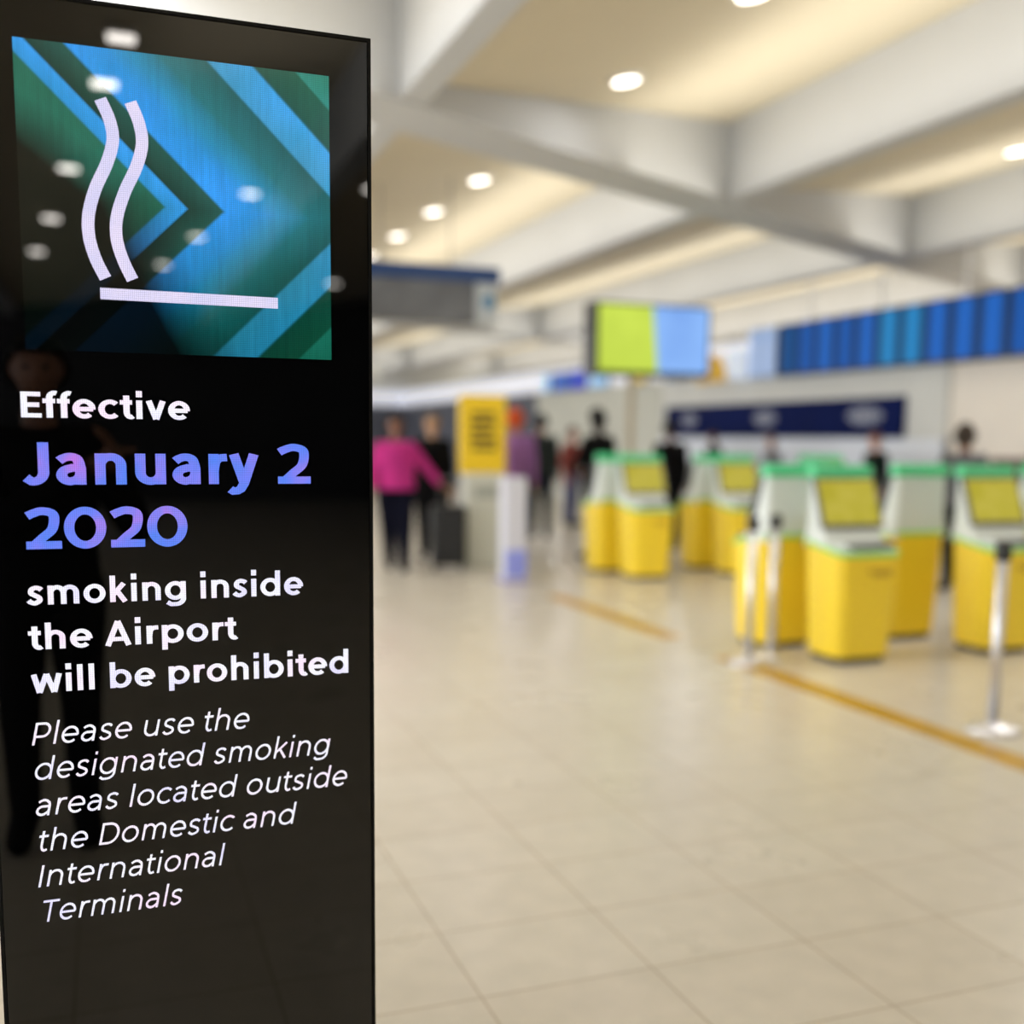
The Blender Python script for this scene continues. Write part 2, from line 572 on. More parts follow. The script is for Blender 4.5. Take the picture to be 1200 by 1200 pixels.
def letter_material(name, stops, scale=14.0, strength=1.0):
    m = mat(name, (4, 4, 4), rough=.3)
    t = NT(m)
    o, x, y, z = t.obj_xyz()
    t.l(t.ramp(t.noise(o, scale, 2), stops), t.b.inputs['Emission Color'])
    t.l(t.math('MULTIPLY', led_dots(t, x, z, lo=.60), strength), t.b.inputs['Emission Strength'])
    return m
M_white = letter_material('led_white', [(.3, lin(226, 222, 255)), (.5, lin(246, 246, 255)), (.7, lin(250, 226, 250))])
M_viol = letter_material('led_violet', [(.30, lin(88, 130, 240)), (.50, lin(112, 128, 242)), (.64, lin(138, 128, 236)), (.78, lin(186, 120, 228))], 16.0, 1.0)
M_curl = letter_material('led_lilac', [(.3, lin(206, 204, 240)), (.7, lin(226, 216, 244))])
LY = DY - .0012
def put(name, lines, m):
    for a in lines:
        bm = bmesh.new()
        text_line(bm, *a[:6], LY, *a[6:], org=KO)
        bmesh.ops.recalc_face_normals(bm, faces=bm.faces)
        link(name, bm, m, sign)
put('heading_lettering', [('Effective', -.128, .136, 1.526, .0415, .215, .80, 1.0)], M_white)
put('date_lettering', [('January 2', -.131, .340, 1.4165, .0695, .235, .78, 1.0), ('2020', -.130, .127, 1.3105, .0685, .235, .80, .8)], M_viol)
put('notice_lettering', [('smoking inside', -.131, .324, 1.2175, .0425, .205, .82, 1.1), ('the Airport', -.132, .206, 1.142, .0425, .205, .82, 1.1),
                         ('will be prohibited', -.131, .405, 1.0685, .0425, .205, .82, 1.1)], M_white)
IT = []
for s, x1, b in (('Please use the', .222, .979), ('designated smoking', .365, .9185), ('areas located outside', .398, .8555), ('the Domestic and', .299, .7925),
                 ('International', .170, .7295), ('Terminals', .098, .6665)):
    IT.append((s, -.1335, x1, b, .0385, .112, .95, 1.45, .40, .205))
put('italic_lettering', IT, M_white)
def curl(name, pts, w):
    bm = bmesh.new()
    ribbon(bm, spl(pts, 8), w, lambda q: (q[0] - KO[0], LY - KO[1], q[1]))
    bmesh.ops.recalc_face_normals(bm, faces=bm.faces)
    return link(name, bm, M_curl, sign)
c1 = [(.009, 2.036), (.0225, 2.004), (.026, 1.973), (.016, 1.937), (-.003, 1.895), (-.0145, 1.854), (-.015, 1.819), (-.006, 1.784), (.008, 1.754)]
curl('smoke_curl', c1, .0192)
curl('smoke_curl', [(.055, 2.036), (.0675, 2.004), (.071, 1.972), (.0615, 1.936), (.042, 1.894), (.0285, 1.852), (.0275, 1.817), (.0365, 1.784), (.050, 1.754)], .0192)
curl('cigarette_bar', [(-.001, 1.7295), (.287, 1.7285)], .0185)

# ------------------------------------------------------------------ check-in kiosks
M_yel = noisy('kiosk_yellow', (248, 216, 52), .02, 2.0, rough=.32)
M_lime = mat('kiosk_lime', (150, 222, 96), rough=.35)
M_green = mat('kiosk_green', (84, 208, 146), rough=.35)
M_shell = mat('kiosk_shell', (218, 226, 224), rough=.35)
M_top = mat('kiosk_top', (206, 218, 220), rough=.3)
M_gry = mat('kiosk_grey', (92, 94, 96), rough=.4)
M_blk = mat('kiosk_black', (26, 28, 28), rough=.35)
def screen_mat(name, rgb, rgb2, es=.75, sc=7.0):
    m = mat(name, (6, 6, 6), rough=.45, spec=.2)
    t = NT(m)
    o, x, y, z = t.obj_xyz()
    t.l(t.ramp(t.noise(o, sc, 2), [(.35, lin(*rgb)), (.65, lin(*rgb2))]), t.b.inputs['Emission Color'])
    t.b.inputs['Emission Strength'].default_value = es
    return m
M_kscr = screen_mat('kiosk_screen', (186, 174, 44), (206, 192, 78), .8)

def tilt_box(bm, w, h, t, c, ang, bev=.004):
    """slab w x h, thickness t, facing -Y, centred at c and leaning back by ang"""
    b2 = nbox(-w / 2, w / 2, -t / 2, t / 2, -h / 2, h / 2, bev=bev)
    b2.transform(Matrix.Translation(c) @ Matrix.Rotation(-ang, 4, 'X'))
    me = bpy.data.meshes.new('tmp'); b2.to_mesh(me); b2.free()
    bm.from_mesh(me); bpy.data.meshes.remove(me)
    return bm

KG = 'yellow self check-in kiosks'
def make_kiosk(label, loc, rz):
    t = thing('check_in_kiosk', label, 'check-in kiosk', loc, rz, KG)
    slope = lambda y: .775 + .17 * y              # worktop rises to the back
    bm = bmesh.new()
    prism_poly(bm, rrect(.40, .34, .06), 0, .05)
    link('plinth', bm, M_blk, t)
    bm = bmesh.new()
    rings = []
    for k in range(9):
        u = k / 8
        w, d = .45 + .06 * u ** .8, .385 + .05 * u ** .8
        rings.append([(x, y, .045 + (slope(y) - .045) * u) for x, y in rrect(w, d, .085, 6)])
    loft(bm, rings)
    link('pedestal', bm, M_yel, t, smooth=False)
    bm = bmesh.new()
    loft(bm, [[(x, y, slope(y) + dz) for x, y in rrect(.525 - i, .45 - i, .085, 6)] for dz, i in ((-.005, .0), (.012, -.008), (.024, .0))])
    link('rim', bm, M_lime, t)
    bm = bmesh.new()
    loft(bm, [[(x, y, slope(y) + dz) for x, y in rrect(.49, .415, .075, 6)] for dz in (.02, .034)])
    link('worktop', bm, M_top, t)
    # monitor housing: a hood narrowing upward, closed by a green cap
    bm = bmesh.new()
    rings = []
    for z, w, y0, y1 in ((.79, .52, -.06, .215), (.87, .49, -.015, .215), (.95, .465, .035, .215), (1.10, .46, .085, .21), (1.255, .46, .135, .205)):
        rings.append([(x, (y0 + y1) / 2 + y, z) for x, y in rrect(w, y1 - y0, .035, 4)])
    loft(bm, rings)
    hood = link('monitor_housing', bm, M_shell, t)
    bm = bmesh.new()
    loft(bm, [[(x, .17 + y, z) for x, y in rrect(w, d, .03, 4)] for z, w, d in ((1.253, .50, .105), (1.325, .50, .095), (1.34, .49, .075))])
    link('top_cap', bm, M_green, t)
    ang = R(21)
    bm = tilt_box(bmesh.new(), .515, .375, .024, (0, .064, 1.085), ang)
    sc = link('touch_screen', bm, M_gry, t)
    bm = tilt_box(bmesh.new(), .465, .32, .004, (0, .0525, 1.090), ang, 0)
    link('display', bm, M_kscr, sc)
    bm = nbox(-.12, .12, -.05, .05, 0, .03, bev=.006)
    bm.transform(Matrix.Translation((.0, -.135, slope(-.135) + .03)) @ Matrix.Rotation(R(9), 4, 'X'))
    kp = link('card_reader', bm, M_gry, t)
    bm = nbox(-.09, .09, -.012, .012, .028, .034)
    bm.transform(Matrix.Translation((.0, -.135, slope(-.135) + .03)) @ Matrix.Rotation(R(9), 4, 'X'))
    link('slot', bm, M_blk, kp)
    bm = nbox(.17, .24, -.15, -.02, slope(-.1) + .02, slope(-.1) + .06, bev=.008)
    link('passport_scanner', bm, M_blk, t)
    bm = bmesh.new()
    for x0, x1, z in ((-.02, .17, .63), (.01, .17, .605)):
        box(bm, x0, x1, -.221, -.205, z, z + .014)
    link('logo_mark', bm, mat('mark_ochre', (176, 136, 30), rough=.4), t)
    return t
A0 = (4.81, 6.2, 0)
k0 = make_kiosk('front yellow kiosk with tilted screen, nearest the yellow floor stripe and the chrome post pair', A0, 0)
for loc, rz, lab in (
    ((4.63, 6.84, 0), PI, 'yellow kiosk turned away, back to back with the one nearest the floor stripe'),
    ((6.07, 6.17, 0), 0, 'yellow kiosk with tilted screen directly behind the lone chrome queue post'),
    ((5.76, 6.84, 0), PI, 'yellow kiosk showing a white green-topped back, between the two front screens'),
    ((7.02, 6.84, 0), PI, 'yellow kiosk turned away at the very edge of the photo, furthest from stripe'),
    ((5.50, 10.62, 0), 0, 'yellow kiosk with screen under the lime and blue monitor, far row'),
    ((5.37, 11.27, 0), PI, 'white-backed yellow kiosk at the stripe end of the far row'),
    ((6.69, 10.62, 0), 0, 'far-row yellow kiosk partly hidden by the chrome post pair'),
    ((6.61, 11.27, 0), PI, 'white-backed far-row kiosk beside the man in black jacket'),
    ((7.92, 10.62, 0), 0, 'far-row yellow kiosk seen just behind the front kiosk\'s screen'),
    ((8.05, 11.27, 0), PI, 'turned-away far-row kiosk furthest from the lime and blue monitor'),
):
    dup(k0, loc, rz, lab)

# ------------------------------------------------------------------ queue posts
M_chrome = mat('chrome', (222, 222, 226), rough=.38, metal=1)
def make_post(label, loc):
    t = thing('queue_post', label, 'stanchion', loc, 0, 'chrome queue posts along the floor stripe')
    link('base', lathe(bmesh.new(), [(.14, 0), (.14, .012), (.12, .024), (.05, .038), (.03, .055)], 32), M_chrome, t, smooth=True)
    link('post', lathe(bmesh.new(), [(.029, .05), (.029, .92)], 24), M_chrome, t, smooth=True)
    link('belt_head', lathe(bmesh.new(), [(.034, .90), (.04, .91), (.04, .99), (.03, 1.0)], 24), M_blk, t, smooth=True)
    return t
p0 = make_post('chrome queue post of the close pair, the one farther from the front kiosk', (4.045, 6.25, 0))
dup(p0, (4.33, 6.41, 0), 0, 'chrome queue post of the close pair, the one beside the front kiosk')
dup(p0, (4.33, 4.36, 0), 0, 'lone chrome queue post standing close by, in front of a screen kiosk')

# ------------------------------------------------------------------ lime and blue monitor on a pole
t = thing('advert_monitor', 'large monitor half lime green half sky blue on a slim beige pole', 'monitor', (6.10, 12.25, 0))
def rel(bm, o):
    bm.transform(Matrix.Translation((-o[0], -o[1], -o[2])))
    return bm
TO = (6.10, 12.25, 0)
link('pole', lathe(bmesh.new(), [(.05, .02), (.05, 2.35)], 20), mat('pole_beige', (170, 160, 140), rough=.4), t, smooth=True)
link('pole_base', lathe(bmesh.new(), [(.2, 0), (.2, .02), (.06, .035)], 24), M_gry, t, smooth=True)
case = link('casing', rel(nbox(5.56, 7.17, 12.2, 12.52, 2.28, 3.16, bev=.015), TO), M_blk, t)
def half(x0, x1, x2, x3):
    bm = bmesh.new()
    loft(bm, [[(x0, y, 2.335), (x1, y, 2.335), (x2, y, 3.13), (x3, y, 3.13)] for y in (12.199, 12.194)])
    bmesh.ops.recalc_face_normals(bm, faces=bm.faces)
    return rel(bm, TO)
link('lime_screen_half', half(5.62, 6.43, 6.35, 5.62), screen_mat('lime_screen', (186, 208, 72), (204, 226, 84), .95, 1.2), t)['label'] = 'lime green half of the picture'
link('blue_screen_half', half(6.43, 7.13, 7.13, 6.35), screen_mat('blue_screen', (122, 166, 236), (142, 188, 250), .95, 1.2), t)['label'] = 'sky blue half of the picture'

# ------------------------------------------------------------------ hanging sign
HO = (3.1, 12.0, 2.77)
t = thing('hanging_sign', 'dark grey direction sign with blue top rail hung from the ceiling', 'direction sign', HO)
link('sign_box', rel(nbox(1.9, 3.98, 11.97, 12.13, 2.79, 3.26, bev=.01), HO), noisy('sign_charcoal', (96, 98, 102), .25, 3.0, rough=.4), t)
link('top_rail', rel(nbox(1.9, 4.27, 11.95, 12.15, 3.25, 3.42, bev=.01), HO), mat('rail_blue', (24, 60, 112), rough=.4), t)
ic = link('icon_panel', rel(nbox(3.98, 4.23, 11.97, 12.13, 2.79, 3.25, bev=.01), HO), mat('sign_grey', (176, 182, 186), rough=.4), t)
bm = lathe(bmesh.new(), [(.075, 0), (.075, .008)], 28)
bm.transform(Matrix.Translation((4.135, 11.97, 3.04)) @ Matrix.Rotation(R(90), 4, 'X'))
link('icon', rel(bm, HO), mat('icon_blue', (60, 120, 160), rough=.4), ic)
for x, zt in ((2.9, 4.24), (3.7, 4.38)):
    bm = bmesh.new()
    lathe(bm, [(.006, 3.41), (.006, zt + .03)], 10, c=(x, 12.05))
    link('hanger_rod', rel(bm, HO), M_gry, t)

# ------------------------------------------------------------------ yellow notice stand and white bollard sign
YO = (4.08, 12.05, 0)
t = thing('notice_stand', 'yellow notice board with a dark text block on a pale grey pedestal', 'sign', YO)
link('pedestal', rel(nbox(3.86, 4.36, 11.95, 12.2, 0, 1.10, bev=.02), YO), noisy('stand_grey', (192, 194, 186), .03, 2, rough=.4), t)
pn = link('sign_panel', rel(nbox(3.80, 4.37, 11.98, 12.05, 1.09, 2.0, bev=.02), YO), mat('notice_yellow', (232, 196, 34), rough=.4), t)
bm = bmesh.new()
for i, (a, b) in enumerate(((3.94, 4.22), (3.92, 4.24), (3.94, 4.20), (3.92, 4.25), (3.95, 4.24))):
    box(bm, a, b, 11.974, 11.98, 1.74 - i * .095, 1.80 - i * .095)
link('text_block', rel(bm, YO), mat('notice_ink', (92, 78, 20), rough=.5), pn)
link('wording_strip', rel(nbox(3.98, 4.26, 11.944, 11.95, .82, .95), YO), mat('strip_grey', (150, 154, 150), rough=.5), t)
BO = (3.985, 10.72, 0)
t = thing('bollard_sign', 'slim white sign column with a blue and violet foot, beside the notice stand', 'sign', BO)
link('column', rel(nbox(3.87, 4.11, 10.62, 10.82, .02, 1.1, bev=.015), BO), mat('column_lilac', (206, 208, 222), rough=.35), t)
link('foot_graphic', rel(nbox(3.872, 4.108, 10.612, 10.62, .06, .34), BO), mat('graphic_blue', (140, 150, 230), rough=.4), t)
link('base_plate', rel(nbox(3.85, 4.13, 10.60, 10.84, 0, .02), BO), mat('plate_violet', (140, 130, 200), rough=.4), t)

# ------------------------------------------------------------------ flight information monitors
M_frame = mat('rail_dark', (28, 44, 52), rough=.4)
RO = (10.8, 13.0, 4.5)
t = thing('monitor_rail', 'long dark carrier holding a row of flight monitors, hung on thin rods', 'monitor rail', RO)
link('carrier', rel(nbox(10.80, 10.86, 9.96, 16.12, 2.585, 3.47, bev=.01), RO), M_frame, t)
for y in (10.4, 11.83, 13.55, 15.3):
    z_c = 4.24
    bm = bmesh.new()
    lathe(bm, [(.022, 3.46), (.022, z_c + .08)], 10, c=(10.83, y))
    link('hanger_rod', rel(bm, RO), mat('rod_grey', (236, 236, 236), rough=.4), t)
def flight_mat(name, c1, c2):
    m = mat(name, (4, 6, 10), rough=.5, spec=.1)
    tt = NT(m)
    o, x, y, z = tt.obj_xyz()
    rows = tt.math('FRACT', tt.math('MULTIPLY', z, 22.0))
    rw = tt.ramp(rows, [(.0, (.86, .9, .92, 1)), (.5, (1.06, 1.06, 1.06, 1))], 'CONSTANT')
    edge = tt.mapr(tt.math('ABSOLUTE', y), .10, .20, 0.0, 1.0)
    mx = tt.n('ShaderNodeMix', data_type='RGBA')
    tt.l(edge, mx.inputs[0])
    mx.inputs[6].default_value = lin(*c1); mx.inputs[7].default_value = lin(*c2)
    tt.l(tt.mul_col(mx.outputs[2], rw), tt.b.inputs['Emission Color'])
    tt.b.inputs['Emission Strength'].default_value = .85
    return m
MF = [flight_mat('flight_blue', (34, 104, 196), (14, 66, 124)), flight_mat('flight_deep', (26, 92, 178), (12, 62, 122)), flight_mat('flight_teal', (40, 138, 200), (14, 78, 128)), flight_mat('flight_dark', (16, 82, 146), (12, 66, 120))]
seq = [3, 1, 0, 1, 0, 2, 2, 0, 0, 0, 1, 0]
order = ['first', 'second', 'third', 'fourth', 'fifth', 'sixth', 'seventh', 'eighth', 'ninth', 'tenth', 'eleventh', 'twelfth']
for i in range(12):
    yc = 15.74 - .5 * i
    fm = thing('flight_monitor', '%s blue portrait flight monitor along the rail, counted from the pale panels' % order[i], 'flight monitor', (10.79, yc, 2.60), 0, 'flight monitors on the rail')
    link('bezel', nbox(-.05, .01, -.235, .235, 0, .85, bev=.006), M_frame, fm)
    link('display', nbox(-.056, -.05, -.205, .205, .03, .82), MF[seq[i]], fm)
for i, (y0, y1, lab) in enumerate(((16.62, 17.0, 'pale blue lit sign panel next to the white wall panel'), (16.18, 16.58, 'pale blue lit sign panel touching the row of flight monitors'))):
    lp = thing('lit_sign_panel', lab, 'lit sign', (10.84, (y0 + y1) / 2, 2.60), 0, 'pale lit panels beside the flight monitors')
    h = (y1 - y0) / 2
    link('casing', nbox(-.06, .02, -h, h, 0, .86, bev=.006), M_gry, lp)
    link('lit_face', nbox(-.066, -.06, -h + .015, h - .015, .015, .845), screen_mat('pale_lit%d' % i, (168, 194, 236), (190, 208, 240), .8, 2.0), lp)
tag(link('wall_sign', rel(nbox(10.78, 10.86, 17.1, 17.75, 2.62, 3.14, bev=.01), (10.82, 17.4, 2.62)), mat('panel_white', (206, 216, 232), rough=.4, emit=(190, 204, 226), es=.35), loc=(10.82, 17.4, 2.62)),
    'plain white sign panel on the wall between yellow peaked sign and pale lit panels', 'sign')
# yellow peaked sign
bm = bmesh.new()
pts = [(17.72, 2.60), (18.85, 2.60), (18.62, 2.84), (18.45, 2.90), (18.32, 3.10), (18.12, 3.10), (17.95, 2.92)]
loft(bm, [[(xx, y - 18.3, z - 2.6) for y, z in pts] for xx in (-.05, .03)])
bmesh.ops.recalc_face_normals(bm, faces=bm.faces)
tag(link('peaked_sign', bm, mat('peak_yellow', (226, 180, 40), rough=.4), loc=(10.82, 18.3, 2.6)), 'small yellow peaked sign on the wall above the navy banner', 'sign')
# small signs on the white fascia
FS = [(26.9, 26.35, (150, 196, 240), 'pale blue square sign at the far end of the fascia row'), (26.2, 25.1, (40, 90, 180), 'medium blue square sign second along the fascia'),
      (25.0, 24.1, (34, 62, 190), 'deep blue square sign third along the fascia'), (23.9, 22.9, (150, 190, 240), 'sky blue square sign fourth along the fascia, before the pole'),
      (21.5, 21.0, (220, 190, 70), 'tiny yellow sign on the fascia under the lime and blue monitor'), (20.2, 19.2, (30, 110, 170), 'teal blue sign on the fascia under the blue half of the monitor')]
for y0, y1, c, lab in FS:
    yc, h = (y0 + y1) / 2, (y0 - y1) / 2
    fs = thing('fascia_sign', lab, 'sign', (10.85, yc, 2.70), 0, 'square signs along the fascia')
    link('sign_body', nbox(-.05, .01, -h, h, 0, .46, bev=.008), M_gry, fs)
    link('sign_face', nbox(-.056, -.05, -h + .02, h - .02, .02, .44), mat('fascia_%d' % c[0] + '_%d' % c[2], c, rough=.3, emit=c, es=.4), fs)

# ------------------------------------------------------------------ navy banner and ticket counter
NO = (10.9, 16.6, 1.57)
t = thing('airline_banner', 'long navy banner with three pale emblems behind the counters', 'banner', NO)
link('banner_panel', rel(nbox(10.86, 10.93, 13.0, 20.2, 1.57, 2.18, bev=.008), NO), noisy('navy', (2, 20, 76), .15, 1.0, rough=.8, spec=.15), t)
for yc, h in ((19.2, .30), (16.55, .36), (13.85, .44)):
    bm = bmesh.new()
    # soft winged emblem: stacked swept bars
    for k, (dz, wy, dy) in enumerate(((.13, .55, .05), (.075, .85, 0), (.02, 1.0, 0), (-.035, .85, -.04), (-.09, .55, .05))):
        box(bm, 10.853, 10.86, yc + (dy - wy) * h, yc + (dy + wy) * h, 1.86 + dz, 1.86 + dz + .042, bev=.003, seg=1)
    link('emblem', rel(bm, NO), mat('emblem_pale', (150, 156, 176), rough=.5), t)
CO = (9.5, 16.2, 0)
t = thing('ticket_counter', 'long white ticket counter in front of the navy banner', 'counter', CO)
link('counter_body', rel(nbox(9.3, 9.85, 12.4, 20.0, 0, 1.04, bev=.01), CO), noisy('counter_white', (214, 216, 216), .03, 1, rough=.4), t)
link('counter_top', rel(nbox(9.22, 9.92, 12.35, 20.05, 1.04, 1.09, bev=.01), CO), M_gry, t)
for y in (14.9, 17.4):
    link('panel_seam', rel(nbox(9.292, 9.3, y - .01, y + .01, .05, 1.02), CO), M_gry, t)
DO_ = (10.35, 10.25, 0)
t = thing('podium_cabinet', 'dark brown cabinet standing against the bare beige wall', 'cabinet', DO_)
link('body', rel(nbox(10.1, 10.6, 10.03, 10.42, .03, 1.26, bev=.01), DO_), noisy('walnut', (70, 46, 40), .2, 5, rough=.4), t)
link('top', rel(nbox(10.07, 10.63, 10.0, 10.45, 1.26, 1.33, bev=.01), DO_), noisy('walnut_top', (84, 52, 46), .2, 5, rough=.35), t)
link('plinth', rel(nbox(10.13, 10.57, 10.06, 10.39, 0, .03), DO_), M_blk, t)

# ------------------------------------------------------------------ downlights and ceiling panels
M_lamp = mat('lamp_warm', (255, 250, 240), emit=(255, 248, 238), es=4.5)
M_ring = mat('lamp_ring', (232, 228, 220), rough=.4)
def downlight(x, y, label, first=[None]):
    z = bay_z(x)
    a = math.atan(.6 / (4.05 - bw))
    if first[0] is None:
        t = thing('downlight', label, 'ceiling light', (x, y, z), 0, 'round downlights in the sloping ceiling')
        bm = lathe(bmesh.new(), [(.13, -.03), (.15, -.02), (.15, .02)], 28)
        link('trim_ring', bm, M_ring, t, smooth=True)
        link('lens', lathe(bmesh.new(), [(.105, -.038), (.105, -.028)], 28), M_lamp, t)
        first[0] = t
    else:
        t = dup(first[0], (x, y, z), 0, label)
    t.rotation_euler = (0, -a, 0)
lab = {0: 'downlight cut by the top edge of the photo', 1: 'large bright downlight in the middle ceiling bay before the diagonal beam', 3: 'downlight just beyond the diagonal beam',
       4: 'downlight further along, above the hanging sign', }
for k in range(0, 17):
    if k == 2:
        continue
    y = 6.55 + 1.875 * k
    downlight(4.08, y, lab.get(k, 'middle bay downlight, number %d along the row counted from the diagonal beam' % (k - 2)))
downlight(9.13, 9.37, 'downlight above the flight monitors at the edge of the photo')

# fluorescent ceiling panels in the hall behind the photographer, seen mirrored in the black glass
M_tro = mat('tube_white', (255, 252, 246), emit=(255, 248, 240), es=22.0)
first = None
for i, (x, y) in enumerate(((.2, -4.95), (.08, -6.05), (-.28, -9.0), (-.57, -11.75), (-.88, -14.3), (1.87, -11.1), (1.43, -14.2), (1.05, -16.95), (2.8, -8.0), (4.1, -16.9))):
    z = bay_z(x) - .07
    l = 'paired-tube ceiling light behind the photographer, reflection number %d from the totem top' % (i + 1)
    if first is None:
        first = thing('tube_light', l, 'ceiling light', (x, y, z), 0, 'tube lights mirrored in the black totem')
        link('housing', nbox(-.105, .105, -.105, .105, -.02, .03, bev=.005), M_ring, first)
        for s in (-.045, .045):
            link('tube', nbox(-.095, .095, s - .03, s + .03, -.032, -.02), M_tro, first)
        t = first
    else:
        t = dup(first, (x, y, z), 0, l)

# ------------------------------------------------------------------ people
def eval_mesh(o):
    dg = bpy.context.evaluated_depsgraph_get()
    dg.update()
    return bpy.data.meshes.new_from_object(o.evaluated_get(dg))

SKIN = {}
def skin_mat(rgb):
    return noisy('skin_%d_%d' % rgb[:2], rgb, .05, 12.0, rough=.5)
def cloth(rgb):
    return noisy('cloth_%d_%d_%d' % rgb, rgb, .12, 9.0, rough=.85, spec=.2)

def person(label, loc, rz, H, J=None, skin=(150, 104, 82), hair=(30, 24, 22), top=(30, 30, 34), legs=(24, 26, 36), shoes=(24, 24, 26), long_hair=False, bulk=1.0, leg=1.0, voxel=.012, sleeves=True):
    """continuous body grown on a posed skeleton (local: facing -Y, metres for a 1.75 m figure, scaled to H)"""
    P = dict(pelvis=(0, 0, .95), waist=(0, .0, 1.10), chest=(0, .01, 1.30), neck=(0, .01, 1.46), nape=(0, -.005, 1.54),
             shL=(.165, .01, 1.40), elL=(.215, .03, 1.13), wrL=(.235, -.05, .89), shR=(-.165, .01, 1.40), elR=(-.215, .03, 1.13), wrR=(-.235, -.05, .89),
             hipL=(.09, 0, .88), knL=(.10, -.02, .50), anL=(.10, .02, .09), toL=(.115, -.14, .04), hipR=(-.09, 0, .88), knR=(-.10, -.02, .50), anR=(-.10, .02, .09), toR=(-.115, -.14, .04),
             hdL=None, hdR=None)
    P.update(J or {})
    rad = dict(pelvis=.125, waist=.118, chest=.135, neck=.062, nape=.055, shL=.068, elL=.046, wrL=.030, shR=.068, elR=.046, wrR=.030,
               hipL=.092, knL=.060, anL=.042, toL=.036, hipR=.092, knR=.060, anR=.042, toR=.036)
    bones = [('pelvis', 'waist', 'top'), ('waist', 'chest', 'top'), ('chest', 'neck', 'top'), ('neck', 'nape', 'neck'),
             ('chest', 'shL', 'top'), ('shL', 'elL', 'top'), ('elL', 'wrL', 'fore'), ('chest', 'shR', 'top'), ('shR', 'elR', 'top'), ('elR', 'wrR', 'fore'),
             ('pelvis', 'hipL', 'legs'), ('hipL', 'knL', 'legs'), ('knL', 'anL', 'legs'), ('anL', 'toL', 'shoe'),
             ('pelvis', 'hipR', 'legs'), ('hipR', 'knR', 'legs'), ('knR', 'anR', 'legs'), ('anR', 'toR', 'shoe')]
    V, E, RD, idx, kinds = [], [], [], {}, []
    def add(n, p, r):
        idx[n] = len(V); V.append(Vector(p)); RD.append(r)
    for n, r in rad.items():
        k = bulk if n in ('pelvis', 'waist', 'chest', 'hipL', 'hipR') else leg if n[:2] in ('kn', 'an') else 1.0
        add(n, P[n], r * k)
    for a, b, z in bones:
        E.append((idx[a], idx[b])); kinds.append(z)
    # hands: palm, four unequal bent fingers, thumb leaving the side of the palm
    for s, wr, el in (('L', 'wrL', 'elL'), ('R', 'wrR', 'elR')):
        w_, e_ = Vector(P[wr]), Vector(P[el])
        d = (w_ - e_).normalized()
        side = Vector((1 if s == 'L' else -1, 0, 0))
        f = Vector((0, -1, 0)) - d * d.dot(Vector((0, -1, 0)))
        f = f.normalized() if f.length > .1 else Vector((0, 0, 1))
        inn = d.cross(f).normalized()
        pm = w_ + d * .055
        add('palm' + s, pm, .026)
        E.append((idx[wr], idx['palm' + s])); kinds.append('hand')
        for k, (off, L) in enumerate(((.030, .070), (.010, .080), (-.010, .074), (-.030, .058))):
            kn = pm + d * .035 + f * off
            mid = kn + d * L * .5 - inn * .008 * (1 if s == 'L' else -1)
            tip = mid + d * L * .42 - inn * .022 * (1 if s == 'L' else -1)
            for nm, q, r in (('k', kn, .011), ('m', mid, .0095), ('t', tip, .0085)):
                add('%s%d%s' % (s, k, nm), q, r)
            for a, b in (('palm' + s, '%s%dk' % (s, k)), ('%s%dk' % (s, k), '%s%dm' % (s, k)), ('%s%dm' % (s, k), '%s%dt' % (s, k))):
                E.append((idx[a], idx[b])); kinds.append('hand')
        th1 = pm - d * .01 + f * .038
        th2 = th1 + d * .035 + f * .018
        add(s + 'th1', th1, .0115); add(s + 'th2', th2, .0095)
        E.append((idx['palm' + s], idx[s + 'th1'])); kinds.append('hand')
        E.append((idx[s + 'th1'], idx[s + 'th2'])); kinds.append('hand')
    bm = bmesh.new()
    names = {v: k for k, v in idx.items()}
    for a, b in E:                                   # one closed tapered limb per bone, fused into a single skin below
        pa, pb, ra, rb = V[a], V[b], RD[a], RD[b]
        ax = pb - pa
        L = ax.length
        ax.normalize()
        tors = names[a] in ('pelvis', 'waist', 'chest') and names[b] in ('waist', 'chest', 'neck')
        u = Vector((1, 0, 0)) if abs(ax.x) < .8 else Vector((0, 1, 0))
        u = (u - ax * ax.dot(u)).normalized()
        w = ax.cross(u)
        n = 14
        rings = []
        for k in range(4):
            th = R(90 - 86 + 86 * k / 3 - 0) if k else R(4)
            rings.append((pa - ax * ra * math.cos(th), ra * math.sin(th), ra))
        for k in range(4):
            th = R(90 - 86 * k / 3)
            rings.append((pb + ax * rb * math.cos(th), rb * math.sin(th), rb))
        vr = []
        for c, r, _ in rings:
            su, sw = (1.25, .86) if tors else (1, 1)
            if tors and names[b] == 'neck' and c.z > P['chest'][2] + .1:
                su, sw = 1.0, .9
            vr.append([bm.verts.new(c + u * (r * su * math.cos(2 * PI * q / n)) + w * (r * sw * math.sin(2 * PI * q / n))) for q in range(n)])
        fs = []
        for A, B in zip(vr, vr[1:]):
            for q in range(n):
                fs.append(bm.faces.new((A[q], A[(q + 1) % n], B[(q + 1) % n], B[q])))
        fs.append(bm.faces.new(list(reversed(vr[0]))))
        fs.append(bm.faces.new(vr[-1]))
        bmesh.ops.recalc_face_normals(bm, faces=fs)
    # head: shaped ellipsoid with brow, nose, chin, ears
    hc = Vector(P['nape']) + Vector((0, -.025, .115))
    r = bmesh.ops.create_uvsphere(bm, u_segments=24, v_segments=16, radius=1.0)
